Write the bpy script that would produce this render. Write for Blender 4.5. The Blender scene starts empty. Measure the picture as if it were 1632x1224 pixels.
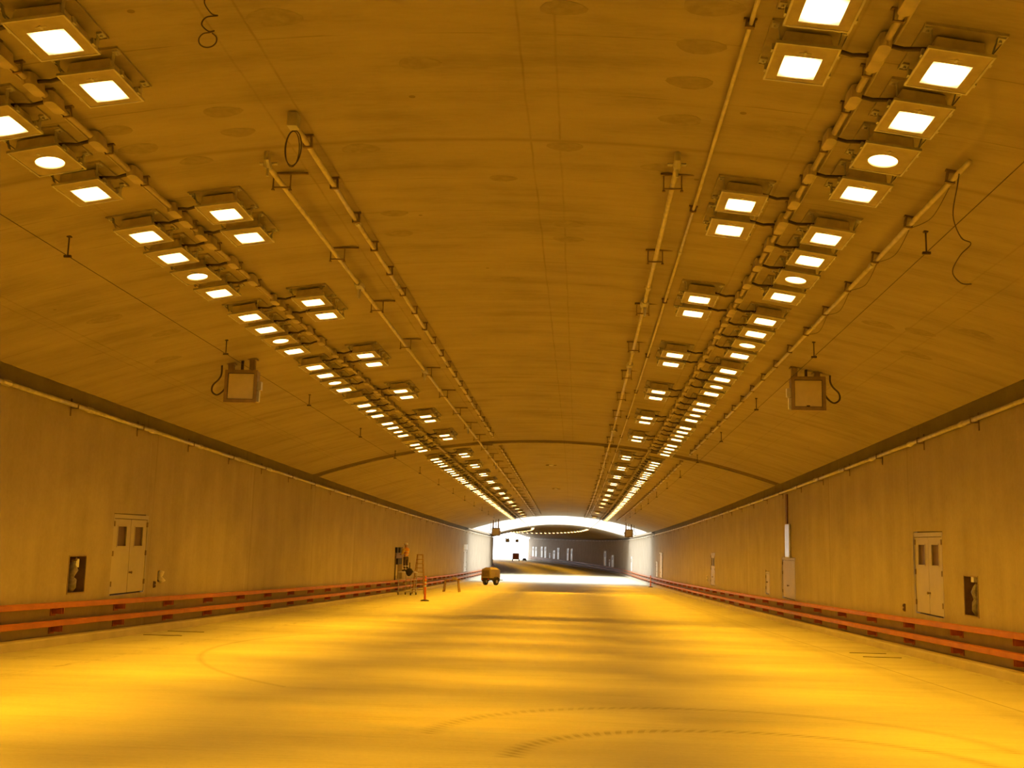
import bpy, bmesh, math, random
from mathutils import Vector, Matrix
random.seed(7)
S = bpy.context.scene
COL = S.collection
PI = math.pi

# ------------------------------------------------------------------ camera, world, exposure
EYE = 1.842
cam_d = bpy.data.cameras.new('camera'); cam = bpy.data.objects.new('camera', cam_d); COL.objects.link(cam)
cam_d.sensor_width = 36.0; cam_d.lens = 1780.67 / 1632 * 36.0; cam_d.clip_end = 3000
rt = Vector((0.99771986, 0.06274409, 0.02486492)); up = Vector((-0.01391932, -0.16920119, 0.98548324)); fw = Vector((-0.06604042, 0.9835823, 0.16794203))
cam.matrix_world = Matrix(((rt.x, up.x, -fw.x, 0), (rt.y, up.y, -fw.y, 0), (rt.z, up.z, -fw.z, EYE), (0, 0, 0, 1)))
S.camera = cam
SKY = 7.0
LAMP_OUT, LAMP_IN = 40.0, 49.0
SPREAD_OUT, SPREAD_IN = 76.0, 54.0
AIM_OUT, AIM_IN, AIM_BACK = (34.0, 12.0, 36.0, 22.0), (24.0, -24.0), 13.0    # degrees outwards per lamp of a cluster / pair, and back towards oncoming traffic
LAMP_COL = (1.0, 0.475, 0.008)
LENS_E = 15.5
w = bpy.data.worlds.new('overcast_sky'); S.world = w; w.use_nodes = True
bg = w.node_tree.nodes['Background']; bg.inputs[0].default_value = (0.94, 0.97, 1.0, 1); bg.inputs[1].default_value = SKY
S.view_settings.view_transform = 'Standard'; S.view_settings.look = 'None'; S.view_settings.gamma = 1
S.view_settings.use_curve_mapping = False; S.view_settings.exposure = 0.0

# ------------------------------------------------------------------ tunnel geometry
WL, WR = -11.784, 8.613
CX, HW = -1.585, 10.1985
Y0, Y1, Y2, Y3 = -42.0, 126.0, 166.0, 290.0     # back end, near portal, far tunnel mouth, far exit
def offs(y):
    e = (y - 160) ** 2 * 1e-3 if y > 160 else 0.0
    return -0.7077e-4 * y * y - e, 0.6756e-4 * y * y
def at(x, y, z):
    ox, oz = offs(y); return Vector((x + ox, y, z + oz))
def ceil_z(x):
    t = (x - CX) / HW; return 7.370 - 1.7666 * t * t - 0.0044 * t ** 4
def ceil_slope(x):
    return -2 * 1.7666 * (x - CX) / HW ** 2
def stations(y0, y1, step=2.5):
    n = max(1, int(math.ceil((y1 - y0) / step))); return [y0 + (y1 - y0) * i / n for i in range(n + 1)]

# ------------------------------------------------------------------ mesh helpers
class MB:
    def __init__(s): s.v = []; s.f = []; s.uv = {}
    def quad(s, *p):
        b = len(s.v); s.v += [Vector(q) for q in p]; s.f.append(tuple(range(b, b + len(p))))
    def box(s, x0, x1, y0, y1, z0, z1, taper=0.0, m=None):
        b = len(s.v); t = taper
        c = [(x0, y0, z0), (x1, y0, z0), (x1, y1, z0), (x0, y1, z0), (x0 + t, y0 + t, z1), (x1 - t, y0 + t, z1), (x1 - t, y1 - t, z1), (x0 + t, y1 - t, z1)]
        s.v += [(m @ Vector(q)) if m else Vector(q) for q in c]
        for q in ((3, 2, 1, 0), (4, 5, 6, 7), (0, 1, 5, 4), (1, 2, 6, 5), (2, 3, 7, 6), (3, 0, 4, 7)): s.f.append(tuple(b + i for i in q))
        return s
    def tube(s, path, r, n=8, caps=True):
        path = [Vector(p) for p in path]; b0 = len(s.v); up0 = None
        for i, p in enumerate(path):
            t = (path[min(i + 1, len(path) - 1)] - path[max(i - 1, 0)]).normalized()
            if up0 is None:
                a = Vector((0, 0, 1)) if abs(t.z) < .9 else Vector((1, 0, 0)); u = t.cross(a).normalized()
            else:
                u = (up0 - t * up0.dot(t)).normalized()
            up0 = u; wv = t.cross(u); rr = r[i] if isinstance(r, (list, tuple)) else r
            for k in range(n):
                a = 2 * PI * k / n; s.v.append(p + (u * math.cos(a) + wv * math.sin(a)) * rr)
        for i in range(len(path) - 1):
            for k in range(n):
                a = b0 + i * n + k; c = b0 + i * n + (k + 1) % n; s.f.append((a, c, c + n, a + n))
        if caps:
            s.f.append(tuple(b0 + k for k in range(n))[::-1]); e = b0 + (len(path) - 1) * n; s.f.append(tuple(e + k for k in range(n)))
        return s
    def loft(s, prof, ys, place, closed=True, caps=True):
        """sweep a profile of (a, b) points along stations, place(a, b, y) -> point"""
        b0 = len(s.v); n = len(prof)
        for y in ys:
            for (a, c) in prof: s.v.append(Vector(place(a, y, c)))
        for i in range(len(ys) - 1):
            for k in range(n if closed else n - 1):
                p = b0 + i * n + k; q = b0 + i * n + (k + 1) % n; s.f.append((p, q, q + n, p + n))
        if closed and caps:
            s.f.append(tuple(b0 + k for k in range(n))[::-1]); e = b0 + (len(ys) - 1) * n; s.f.append(tuple(e + k for k in range(n)))
        return s
    def build(s, name, mat, parent=None, smooth=False, rel=None, fix=True, bevel=0):
        me = bpy.data.meshes.new(name)
        o0 = Vector(rel) if rel is not None else Vector((0, 0, 0))
        me.from_pydata([tuple(q - o0) for q in s.v], [], s.f); me.update()
        if fix or bevel:
            bm = bmesh.new(); bm.from_mesh(me)
            if fix: bmesh.ops.recalc_face_normals(bm, faces=bm.faces)
            if bevel:
                es = [e for e in bm.edges if len(e.link_faces) == 2 and e.calc_face_angle() > .6]
                bmesh.ops.bevel(bm, geom=es, offset=bevel, segments=2, affect='EDGES', profile=.6)
            bm.to_mesh(me); bm.free()
        if smooth:
            for p in me.polygons: p.use_smooth = True
        if mat: me.materials.append(mat)
        o = bpy.data.objects.new(name, me); COL.objects.link(o)
        if parent: o.parent = parent
        return o
def uv_world(o, fn):
    me = o.data; l = me.uv_layers.new(name='metres')
    for lp in me.loops:
        l.data[lp.index].uv = fn(me.vertices[lp.vertex_index].co)
def tag(o, label, cat, group=None, kind=None):
    if label: o['label'] = label
    if cat: o['category'] = cat
    if group: o['group'] = group
    if kind: o['kind'] = kind
    return o
def thing(name, label, cat, loc=(0, 0, 0), rz=0.0, group=None):
    o = bpy.data.objects.new(name, None); COL.objects.link(o); o.empty_display_size = .2
    o.location = loc; o.rotation_euler = (0, 0, rz)
    return tag(o, label, cat, group)
def struct(o, label=None):
    o['kind'] = 'structure'
    if label: o['label'] = label
    return o
ORD = ['first', 'second', 'third', 'fourth', 'fifth', 'sixth', 'seventh', 'eighth', 'ninth', 'tenth', 'eleventh', 'twelfth', 'thirteenth', 'fourteenth', 'fifteenth', 'sixteenth', 'seventeenth', 'eighteenth', 'nineteenth', 'twentieth', 'twenty-first', 'twenty-second', 'twenty-third', 'twenty-fourth', 'twenty-fifth', 'twenty-sixth']

# ------------------------------------------------------------------ materials
class NT:
    def __init__(s, name):
        s.m = bpy.data.materials.new(name); s.m.use_nodes = True; s.t = s.m.node_tree; s.b = s.t.nodes['Principled BSDF']
    def n(s, typ, **k):
        q = s.t.nodes.new(typ)
        for a, v in k.items(): setattr(q, a, v)
        return q
    def l(s, a, b): s.t.links.new(a, b)
    def math(s, op, a, b=None, c=None, clamp=False):
        q = s.n('ShaderNodeMath', operation=op, use_clamp=clamp)
        for i, x in enumerate((a, b, c)):
            if x is None: continue
            if isinstance(x, (int, float)): q.inputs[i].default_value = x
            else: s.l(x, q.inputs[i])
        return q.outputs[0]
    def noise(s, vec, scale, detail=4, rough=.55):
        q = s.n('ShaderNodeTexNoise'); q.inputs['Scale'].default_value = scale; q.inputs['Detail'].default_value = detail; q.inputs['Roughness'].default_value = rough
        s.l(vec, q.inputs['Vector']); return q.outputs[0]
    def scaled(s, vec, sc):
        q = s.n('ShaderNodeMapping'); q.inputs['Scale'].default_value = sc; s.l(vec, q.inputs['Vector']); return q.outputs[0]
    def ramp(s, fac, stops):
        q = s.n('ShaderNodeValToRGB'); e = q.color_ramp.elements
        while len(e) < len(stops): e.new(.5)
        for i, (p, c) in enumerate(stops): e[i].position = p; e[i].color = (c[0], c[1], c[2], 1)
        s.l(fac, q.inputs[0]); return q.outputs[0]
    def mix(s, fac, a, b, mode='MIX'):
        q = s.n('ShaderNodeMix', data_type='RGBA', blend_type=mode)
        for i, x in ((0, fac), (6, a), (7, b)):
            if isinstance(x, (int, float)): q.inputs[i].default_value = x
            elif isinstance(x, tuple): q.inputs[i].default_value = (x[0], x[1], x[2], 1)
            else: s.l(x, q.inputs[i])
        return q.outputs[2]
    def bump(s, h, strength, dist=.02):
        q = s.n('ShaderNodeBump'); q.inputs['Strength'].default_value = strength; q.inputs['Distance'].default_value = dist
        s.l(h, q.inputs['Height']); s.l(q.outputs[0], s.b.inputs['Normal'])
    def band(s, x, c, w0):
        """1 near x == c, falling to 0 at distance w0"""
        return s.math('SUBTRACT', 1.0, s.math('DIVIDE', s.math('ABSOLUTE', s.math('SUBTRACT', x, c)), w0), clamp=True)
def plain(name, col, rough=.6, metal=0.0, var=.12, scale=6.0, bump=.0):
    q = NT(name); tc = q.n('ShaderNodeTexCoord'); nz = q.noise(tc.outputs['Object'], scale, 4)
    d = tuple(c * (1 - var) for c in col); h = tuple(min(1, c * (1 + var)) for c in col)
    q.l(q.ramp(nz, [(.35, d), (.65, h)]), q.b.inputs['Base Color']); q.b.inputs['Roughness'].default_value = rough; q.b.inputs['Metallic'].default_value = metal
    if bump: q.bump(nz, bump, .01)
    return q.m
def emis(name, col, e):
    q = NT(name); q.b.inputs['Base Color'].default_value = (.6, .6, .6, 1); q.b.inputs['Emission Color'].default_value = (*col, 1); q.b.inputs['Emission Strength'].default_value = e
    return q.m

def concrete_wall():
    q = NT('wall_concrete'); uv = q.n('ShaderNodeUVMap', uv_map='metres').outputs[0]
    sep = q.n('ShaderNodeSeparateXYZ'); q.l(uv, sep.inputs[0]); y, z = sep.outputs[0], sep.outputs[1]
    streak = q.noise(q.scaled(uv, (1.0, .10, 1)), 1.7, 5, .55)
    blot = q.noise(q.scaled(uv, (.8, .8, 1)), .9, 6, .62)
    fine = q.noise(q.scaled(uv, (3, 2.2, 1)), 4.0, 4)
    f = q.math('ADD', q.math('MULTIPLY', streak, .34), q.math('ADD', q.math('MULTIPLY', blot, .46), q.math('MULTIPLY', fine, .20)))
    c = q.ramp(f, [(.30, (.31, .255, .188)), (.5, (.395, .328, .245)), (.70, (.47, .395, .298))])
    # cast panel joints and whitish lime runs beside them
    fr = q.math('FRACT', q.math('DIVIDE', q.math('SUBTRACT', y, 6.6), 9.45))
    j = q.math('MULTIPLY', q.band(fr, .5, .006), .45)
    c = q.mix(j, c, (.2, .16, .115))
    lime = q.math('MULTIPLY', q.band(fr, .47, .05), q.math('GREATER_THAN', q.noise(q.scaled(uv, (4, .15, 1)), 1.7, 3), .56))
    c = q.mix(q.math('MULTIPLY', lime, .28), c, (.62, .55, .43))
    q.l(c, q.b.inputs['Base Color']); q.b.inputs['Roughness'].default_value = .82
    q.bump(q.math('SUBTRACT', fine, q.math('MULTIPLY', j, 2)), .15, .008)
    return q.m
def concrete_ceiling():
    q = NT('ceiling_concrete'); uv = q.n('ShaderNodeUVMap', uv_map='metres').outputs[0]
    sep = q.n('ShaderNodeSeparateXYZ'); q.l(uv, sep.inputs[0]); x, y = sep.outputs[0], sep.outputs[1]
    streak = q.noise(q.scaled(uv, (.22, 1.3, 1)), 1.6, 6, .62)
    blot = q.noise(uv, .5, 4, .55)
    fine = q.noise(q.scaled(uv, (1.2, 5, 1)), 4, 4)
    f = q.math('ADD', q.math('MULTIPLY', streak, .5), q.math('ADD', q.math('MULTIPLY', blot, .35), q.math('MULTIPLY', fine, .15)))
    c = q.ramp(f, [(.30, (.235, .193, .142)), (.5, (.36, .30, .222)), (.70, (.43, .36, .268))])
    # dark scuffs running across the tunnel
    sc = q.ramp(q.noise(q.scaled(uv, (.5, 4.5, 1)), 1.4, 5, .7), [(.60, (0, 0, 0)), (.70, (1, 1, 1))])
    side = q.math('DIVIDE', q.math('ABSOLUTE', q.math('SUBTRACT', x, CX)), 9.0, clamp=True)
    c = q.mix(q.math('MULTIPLY', q.math('MULTIPLY', sc, side), .6), c, (.2, .16, .115))
    # form lines: across every 1.44 m, along at the plank joints
    wob = q.math('MULTIPLY', q.math('SUBTRACT', q.noise(uv, 1.1, 3), .5), .05)
    yy = q.math('ADD', y, wob); xx = q.math('ADD', x, wob)
    fr = q.math('FRACT', q.math('DIVIDE', q.math('SUBTRACT', yy, 10.05), 1.44))
    brk = q.ramp(q.noise(q.scaled(uv, (.9, .9, 1)), 1.3, 3), [(.42, (0, 0, 0)), (.62, (1, 1, 1))])
    ln = q.math('MULTIPLY', q.math('MULTIPLY', q.band(fr, .5, .012), .6), brk)
    for xc, k in ((-.74, .5), (-.36, .4), (-3.50, .5), (-3.88, .45), (2.55, .4), (5.9, .4), (6.35, .35), (-9.82, .6), (-10.02, .5), (-7.0, .3)):
        ln = q.math('MAXIMUM', ln, q.math('MULTIPLY', q.math('MULTIPLY', q.band(xx, xc, .022), k), q.math('ADD', .45, q.math('MULTIPLY', brk, .55))))
    for yc, k, wd in ((13.66, .42, .09), (32.5, .3, .08), (65.7, .3, .1), (85.0, .25, .1)):
        ln = q.math('MAXIMUM', ln, q.math('MULTIPLY', q.band(yy, yc, wd), k))
    c = q.mix(ln, c, (.15, .115, .08))
    # bolt holes and small spots
    vo = q.n('ShaderNodeTexVoronoi'); vo.inputs['Scale'].default_value = .75; q.l(uv, vo.inputs['Vector'])
    sp = q.math('MULTIPLY', q.math('LESS_THAN', vo.outputs['Distance'], .03), .6)
    c = q.mix(sp, c, (.13, .09, .06))
    q.l(c, q.b.inputs['Base Color']); q.b.inputs['Roughness'].default_value = .85
    q.bump(q.math('SUBTRACT', fine, q.math('MULTIPLY', ln, 1.5)), .25, .01)
    return q.m
def circle3(a, b, c):
    ax, ay = a; bx, by = b; cx, cy = c; d = 2 * (ax * (by - cy) + bx * (cy - ay) + cx * (ay - by))
    ux = ((ax * ax + ay * ay) * (by - cy) + (bx * bx + by * by) * (cy - ay) + (cx * cx + cy * cy) * (ay - by)) / d
    uy = ((ax * ax + ay * ay) * (cx - bx) + (bx * bx + by * by) * (ax - cx) + (cx * cx + cy * cy) * (bx - ax)) / d
    return ux, uy, math.hypot(ax - ux, ay - uy)
def concrete_floor():
    q = NT('road_concrete'); uv = q.n('ShaderNodeUVMap', uv_map='metres').outputs[0]
    sep = q.n('ShaderNodeSeparateXYZ'); q.l(uv, sep.inputs[0]); x, y = sep.outputs[0], sep.outputs[1]
    blot = q.noise(q.scaled(uv, (.3, .8, 1)), 1.0, 5, .6)
    broom = q.noise(q.scaled(uv, (.35, 14, 1)), 1.6, 4, .6)
    grit = q.noise(q.scaled(uv, (.6, 1.4, 1)), 22, 4, .75)
    f = q.math('ADD', q.math('MULTIPLY', blot, .45), q.math('ADD', q.math('MULTIPLY', broom, .30), q.math('MULTIPLY', grit, .30)))
    c = q.ramp(f, [(.34, (.37, .335, .225)), (.5, (.52, .478, .325)), (.66, (.62, .573, .395))])
    dark = None
    def arc(ux, uy, R, w0, k, tread, xl, xh, above=True):
        dx = q.math('SUBTRACT', x, ux); dy = q.math('SUBTRACT', y, uy)
        rr = q.math('SQRT', q.math('ADD', q.math('MULTIPLY', dx, dx), q.math('MULTIPLY', dy, dy)))
        a = q.math('MULTIPLY', q.band(rr, R, w0), k)
        a = q.math('MULTIPLY', a, q.math('MULTIPLY', q.math('GREATER_THAN', x, xl), q.math('LESS_THAN', x, xh)))
        if above: a = q.math('MULTIPLY', a, q.math('GREATER_THAN', y, uy))
        if tread:
            th = q.math('ADD', q.math('MULTIPLY', q.math('ARCTAN2', dy, dx), R / .16), q.math('MULTIPLY', rr, 4.0))
            a = q.math('MULTIPLY', a, q.math('ADD', .35, q.math('MULTIPLY', q.math('GREATER_THAN', q.math('FRACT', th), .45), .65)))
        return a
    u, v, R = circle3((-1.03, 15.3), (1.5, 16.55), (4.49, 14.77)); dark = arc(u, v, R, .20, .42, True, -3, 7)
    u, v, R = circle3((.19, 13.71), (1.9, 14.3), (4.2, 12.58)); dark = q.math('MAXIMUM', dark, arc(u, v, R, .20, .58, True, -1.2, 7))
    u, v, R = circle3((-8.26, 28.3), (-7.27, 21.7), (-5.2, 18.4)); dark = q.math('MAXIMUM', dark, arc(u, v, R, .10, .34, False, -9, -4.6, False))
    # gutter line and dirt beside the kerbs
    wob = q.math('MULTIPLY', q.math('SUBTRACT', q.noise(uv, .9, 4), .5), .16)
    dark = q.math('MAXIMUM', dark, q.math('MULTIPLY', q.band(x, 6.55, .03), .7))
    dark = q.math('MAXIMUM', dark, q.math('MULTIPLY', q.band(q.math('ADD', x, q.math('MULTIPLY', wob, 3)), 6.2, .35), .16))
    dirt = q.ramp(q.noise(q.scaled(uv, (3, .8, 1)), 2.2, 5, .7), [(.50, (0, 0, 0)), (.66, (1, 1, 1))])
    for xc in (-11.35, 8.2, -10.6, -9.3):
        dark = q.math('MAXIMUM', dark, q.math('MULTIPLY', q.math('MULTIPLY', q.band(q.math('ADD', x, wob), xc, .22), .6), dirt))
    c = q.mix(dark, c, (.16, .125, .08))
    q.l(c, q.b.inputs['Base Color']); q.b.inputs['Roughness'].default_value = .78
    q.bump(q.math('ADD', q.math('MULTIPLY', broom, .5), grit), .3, .006)
    return q.m
M_WALL, M_CEIL, M_FLOOR = concrete_wall(), concrete_ceiling(), concrete_floor()
M_KERB = plain('kerb_concrete', (.46, .39, .29), .85, var=.08, scale=1.3, bump=.15)
M_LOUV = plain('louvre_concrete', (.66, .64, .60), .8, var=.06, scale=1.3)
M_PATCH = plain('mortar_patch', (.30, .25, .186), .9, var=.1, scale=9)
M_SEAL = plain('joint_seal', (.13, .085, .05), .85)
M_RAIL = plain('orange_paint', (.43, .13, .033), .5, var=.12, scale=2.5)
M_BRK = plain('bracket_paint', (.40, .10, .03), .6)
M_GALV = plain('galvanised', (.56, .54, .50), .42, .55, var=.12)
M_ALU = plain('housing_paint', (.74, .66, .52), .5, .1)
M_RACE = plain('raceway_paint', (.47, .405, .31), .6, .1)
M_FLANGE = plain('flange_paint', (.40, .34, .26), .55, .1)
M_PIPE = plain('pipe_paint', (.62, .56, .45), .45, .25)
M_STEEL = plain('hanger_steel', (.24, .17, .11), .6, .4)
M_DARK = plain('dark_rubber', (.07, .045, .03), .6)
M_DOOR = plain('door_paint', (.45, .39, .30), .5, var=.05, scale=2)
M_GAP = plain('gap_shade_and_joint', (.10, .065, .04), .9)  # dark colour: painted shade in door gaps, own tone of cuts and sockets
M_GLASSD = plain('vision_glass', (.12, .065, .04), .5)
M_SIGN = plain('sign_panel', (.66, .58, .43), .45, var=.04)
M_SIGNF = plain('sign_frame', (.30, .22, .15), .5, .2)
M_WHITE = plain('white_paint', (.80, .79, .76), .5, var=.04)
M_PLAST = plain('plastic_wrap', (.24, .21, .20), .3, var=.35, scale=12)
M_NICHE = plain('niche_steel', (.22, .14, .10), .6, .2)
M_ORANGE = plain('orange_plastic', (.85, .20, .03), .45, var=.06)
M_REFL = plain('reflective_band', (.85, .80, .70), .3)
M_BLACK = plain('black_rubber', (.035, .028, .022), .7)
M_WOOD = plain('timber', (.40, .25, .12), .75, var=.25, scale=9)
M_TAN = plain('hood_paint', (.50, .39, .21), .45, var=.08)
M_GROUND = plain('pale_ground', (.55, .53, .5), .9)
M_RED = plain('red_paint', (.62, .09, .05), .5)
def lens_mat():
    q = NT('lamp_glass'); tc = q.n('ShaderNodeTexCoord'); L = q.n('ShaderNodeVectorMath', operation='LENGTH')
    mp = q.scaled(tc.outputs['Object'], (1, 1, 0)); q.l(mp, L.inputs[0])
    e = q.ramp(q.math('MULTIPLY', L.outputs['Value'], 3.6, clamp=True), [(0, (1, 1, 1)), (.55, (.7, .7, .7)), (.98, (.12, .12, .12))])
    q.b.inputs['Base Color'].default_value = (.5, .45, .3, 1); q.b.inputs['Emission Color'].default_value = (1, .60, .20, 1)
    q.l(q.math('MULTIPLY', e, LENS_E), q.b.inputs['Emission Strength']); return q.m
M_LENS = lens_mat()
M_LENS_OFF = plain('unlit_glass', (.62, .55, .42), .2)

# ------------------------------------------------------------------ setting
def uv_xy(v): ox, _ = offs(v.y); return (v.x - ox, v.y)
def uv_yz(v): _, oz = offs(v.y); return (v.y, v.z - oz)
m = MB(); xs = [WL - .6, -11.3, -8, -5, CX, 2, 5, 8, WR + .6]
m.loft([(x, 0) for x in xs] + [(x, -.4) for x in xs[::-1]], stations(Y0 - 1, Y3 + 2, 3), at)
floor = struct(m.build('floor', M_FLOOR)); uv_world(floor, uv_xy)
m = MB()
for y in (29.05, 30.8): m.box(-11.32, -10.3, y - .012, y + .012, 0.0, .012, m=Matrix.Translation(at(0, y, 0)) @ Matrix.Rotation(.10, 4, 'Z') if False else Matrix.Translation((offs(y)[0], 0, offs(y)[1])))
for y in (28.7, 30.1): m.box(6.95, 7.88, y - .012, y + .012, 0.0, .012, m=Matrix.Translation((offs(y)[0], 0, offs(y)[1])))
m.build('saw_cut', M_GAP, floor)
SLOT = .30
def ceiling_part(y0, y1, name='ceiling'):
    n = 28; xa, xb = WL + SLOT, WR - SLOT; lo = [xa + (xb - xa) * i / n for i in range(n + 1)]; ze = ceil_z(WL) + .50
    prof = [(WL - .7, ze), (xa - .02, ze)] + [(x, ceil_z(x)) for x in lo] + [(xb + .02, ze), (WR + .7, ze)] + [(WR + .7, ze + .6)] + [(x, ceil_z(x) + .9) for x in lo[::-1]] + [(WL - .7, ze + .6)]
    m = MB(); m.loft(prof, stations(y0, y1, 2.5), at)
    o = struct(m.build(name, M_CEIL)); uv_world(o, uv_xy); return o
c1 = ceiling_part(Y0, 47.30); c2 = ceiling_part(48.42, Y1); c3 = ceiling_part(Y2, Y3)
n = 28; xa, xb = WL + SLOT - .02, WR - SLOT + .02; lo = [xa + (xb - xa) * i / n for i in range(n + 1)]; ze = ceil_z(WL) + .52
m = MB(); m.loft([(WL - .68, ze), (xa, ze)] + [(x, ceil_z(x) + .06) for x in lo] + [(xb, ze), (WR + .68, ze), (WR + .68, ze + .5)] + [(x, ceil_z(x) + .8) for x in lo[::-1]] + [(WL - .68, ze + .5)], [47.28, 48.44], at)
struct(m.build('trim_1', M_SEAL), 'dark expansion joint across the ceiling')
# mortar patches on the ceiling: thin ovals proud of the surface
PATCH = [(-3.2, 10.34, .30), (-1.88, 11.46, .24), (-4.4, 12.46, .24), (-4.4, 13.09, .22), (-5.73, 13.25, .26), (-5.79, 12.64, .22), (-5.2, 13.85, .22), (-.27, 10.22, .24), (1.17, 10.03, .3), (1.14, 10.86, .26), (1.11, 11.72, .26), (1.1, 12.75, .26), (.95, 14.39, .24), (-3.01, 13.9, .26), (-.3, 17.12, .26), (-.31, 17.94, .26), (-.3, 13.85, .24), (-3.09, 17.64, .24), (2.35, 12.75, .24), (5.41, 20.56, .3), (6.82, 19.6, .3), (6.1, 20.4, .28), (-3.0, 16.6, .22), (-9.1, 20.2, .34), (-8.6, 22.0, .3), (-9.3, 24.0, .3), (6.5, 22.0, .3), (-1.2, 15.1, .2), (-1.4, 20.6, .22)]
pm = {}
for i, (x, y, r) in enumerate(PATCH):
    m = MB(); k = 14; a = ceil_slope(x); b = at(x, y, ceil_z(x))
    ring = []
    for j in range(k):
        t = 2 * PI * j / k; rr = r * (1 + .08 * math.sin(3 * t + i)); dx = rr * math.cos(t); ring.append((dx, rr * math.sin(t) * .62))
    lo_ = [b + Vector((dx, dy, a * dx - .004)) for dx, dy in ring]; hi_ = [b + Vector((dx * 1.05, dy * 1.05, a * dx + .02)) for dx, dy in ring]
    m.v = lo_ + hi_; m.f = [tuple(range(k))] + [(j, (j + 1) % k, k + (j + 1) % k, k + j) for j in range(k)]
    m.build('mortar_patch', M_PATCH, c1)

# walls, with openings for doors and niches
DOORS = [(27.74, 30.05, 1.04, 3.10)]
HOLES_L = [(27.74, 30.05, 1.04, 3.10), (25.38, 26.31, 1.10, 1.99), (30.96, 31.32, 1.33, 1.64), (72.4, 75.6, .92, 3.10)]
HOLES_R = [(27.62, 29.95, 1.04, 3.10), (25.28, 26.2, 1.12, 2.03), (46.0, 48.9, .97, 2.68), (52.02, 53.12, 1.05, 2.10), (71.85, 74.1, 1.10, 3.17)]
PLUMB = .029
def wall(name, x, sgn, holes):
    """sgn +1: the wall body lies towards +x"""
    ys = stations(Y0, Y3, 2.5); zs = [0.10, .95, 2.0, 3.2, 4.3, 5.36]
    for h in holes: ys += [h[0], h[1]]; zs += [h[2], h[3]]
    ys = sorted(set(round(v, 4) for v in ys)); zs = sorted(set(round(v, 4) for v in zs))
    m = MB()
    idx = {}
    def vid(y, z, dx=0.0):
        k = (y, z, dx)
        if k not in idx:
            yy, zz = y, z
            for h in holes:
                if y in (round(h[0], 4), round(h[1], 4)) and z in (round(h[2], 4), round(h[3], 4)) and dx == 0:
                    zz = z + PLUMB * (y - (h[0] + h[1]) / 2); yy = y - PLUMB * (z - h[2])
                elif h[0] < y < h[1] and z in (round(h[2], 4), round(h[3], 4)) and dx == 0: zz = z + PLUMB * (y - (h[0] + h[1]) / 2)
            idx[k] = len(m.v); m.v.append(at(x + sgn * dx, yy, zz))
        return idx[k]
    for i in range(len(ys) - 1):
        for j in range(len(zs) - 1):
            yc = (ys[i] + ys[i + 1]) / 2; zc = (zs[j] + zs[j + 1]) / 2
            if any(h[0] < yc < h[1] and h[2] < zc < h[3] for h in holes): continue
            q = (vid(ys[i], zs[j]), vid(ys[i + 1], zs[j]), vid(ys[i + 1], zs[j + 1]), vid(ys[i], zs[j + 1]))
            m.f.append(q if sgn < 0 else q[::-1])
    # recess under the springing of the arch, top and outer side
    for i in range(len(ys) - 1):
        up_open = Y1 < (ys[i] + ys[i + 1]) / 2 < Y2
        chain = [(5.36, 0), (5.36, .26), (5.64, .26), (5.64, 0), (6.1, 0), (6.1, .9), (-.3, .9)] if up_open else [(5.36, 0), (5.36, .32), (6.12, .32), (6.12, .9), (-.3, .9)]
        for (za, da), (zb, db) in zip(chain, chain[1:]):
            q = (vid(ys[i], za, da), vid(ys[i + 1], za, da), vid(ys[i + 1], zb, db), vid(ys[i], zb, db))
            m.f.append(q if sgn < 0 else q[::-1])
    o = struct(m.build(name, M_WALL, fix=False)); uv_world(o, uv_yz); return o
wl = wall('wall_left', WL, -1, HOLES_L); wr = wall('wall_right', WR, 1, HOLES_R)
m = MB(); m.box(WL - 1, WR + 1, Y0 - .5, Y0, -.3, 8.2); struct(m.build('back_light_block', M_WALL)); uv_world(bpy.data.objects['back_light_block'], lambda v: (v.x, v.z))  # unseen end block, added to keep sky light out from behind
# kerbs
for nm, x, s in (('baseboard_left', WL, 1), ('baseboard_right', WR, -1)):
    m = MB(); m.loft([(x - s * .02, -.05), (x + s * .29, -.05), (x + s * .265, .15), (x + s * .235, .185), (x - s * .02, .195)], stations(Y0, Y3, 2.5), at)
    struct(m.build(nm, M_KERB), 'low concrete kerb along the foot of the tunnel wall')
# louvres of the open light shaft, carried full width to cut slanting sky light
m = MB(); lx = [WL + (WR - WL) * i / 14 for i in range(15)]
for k in range(24):
    y = Y1 + .8 + k * (Y2 - Y1 - 1.6) / 23
    b = [at(x, y, max(ceil_z(x), 5.75) + .06) for x in lx]; d = Vector((0, .05, 0)); h = Vector((0, 0, .75))
    for p, q in zip(b, b[1:]):
        m.quad(p - d, q - d, q - d + h, p - d + h); m.quad(p + d, q + d, q + d + h, p + d + h); m.quad(p - d, q - d, q + d, p + d); m.quad(p - d + h, q - d + h, q + d + h, p + d + h)
struct(m.build('trim_2', M_LOUV), 'pale louvre baffles across the open light shaft')
m = MB()
for k in range(6):
    x = WL + 1.2 + k * (WR - WL - 2.4) / 5
    m.loft([(x - .08, ceil_z(x) + .2), (x + .08, ceil_z(x) + .2), (x + .08, ceil_z(x) + .7), (x - .08, ceil_z(x) + .7)], stations(Y1 - .3, Y2 + .3, 4), at)
struct(m.build('trim_3', M_LOUV), 'beams along the open light shaft')
m = MB(); m.box(-220, 60, Y3 + 1.5, 620, 4.2, 5.3); struct(m.build('ground', M_GROUND), 'pale ground outside the far exit')

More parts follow.
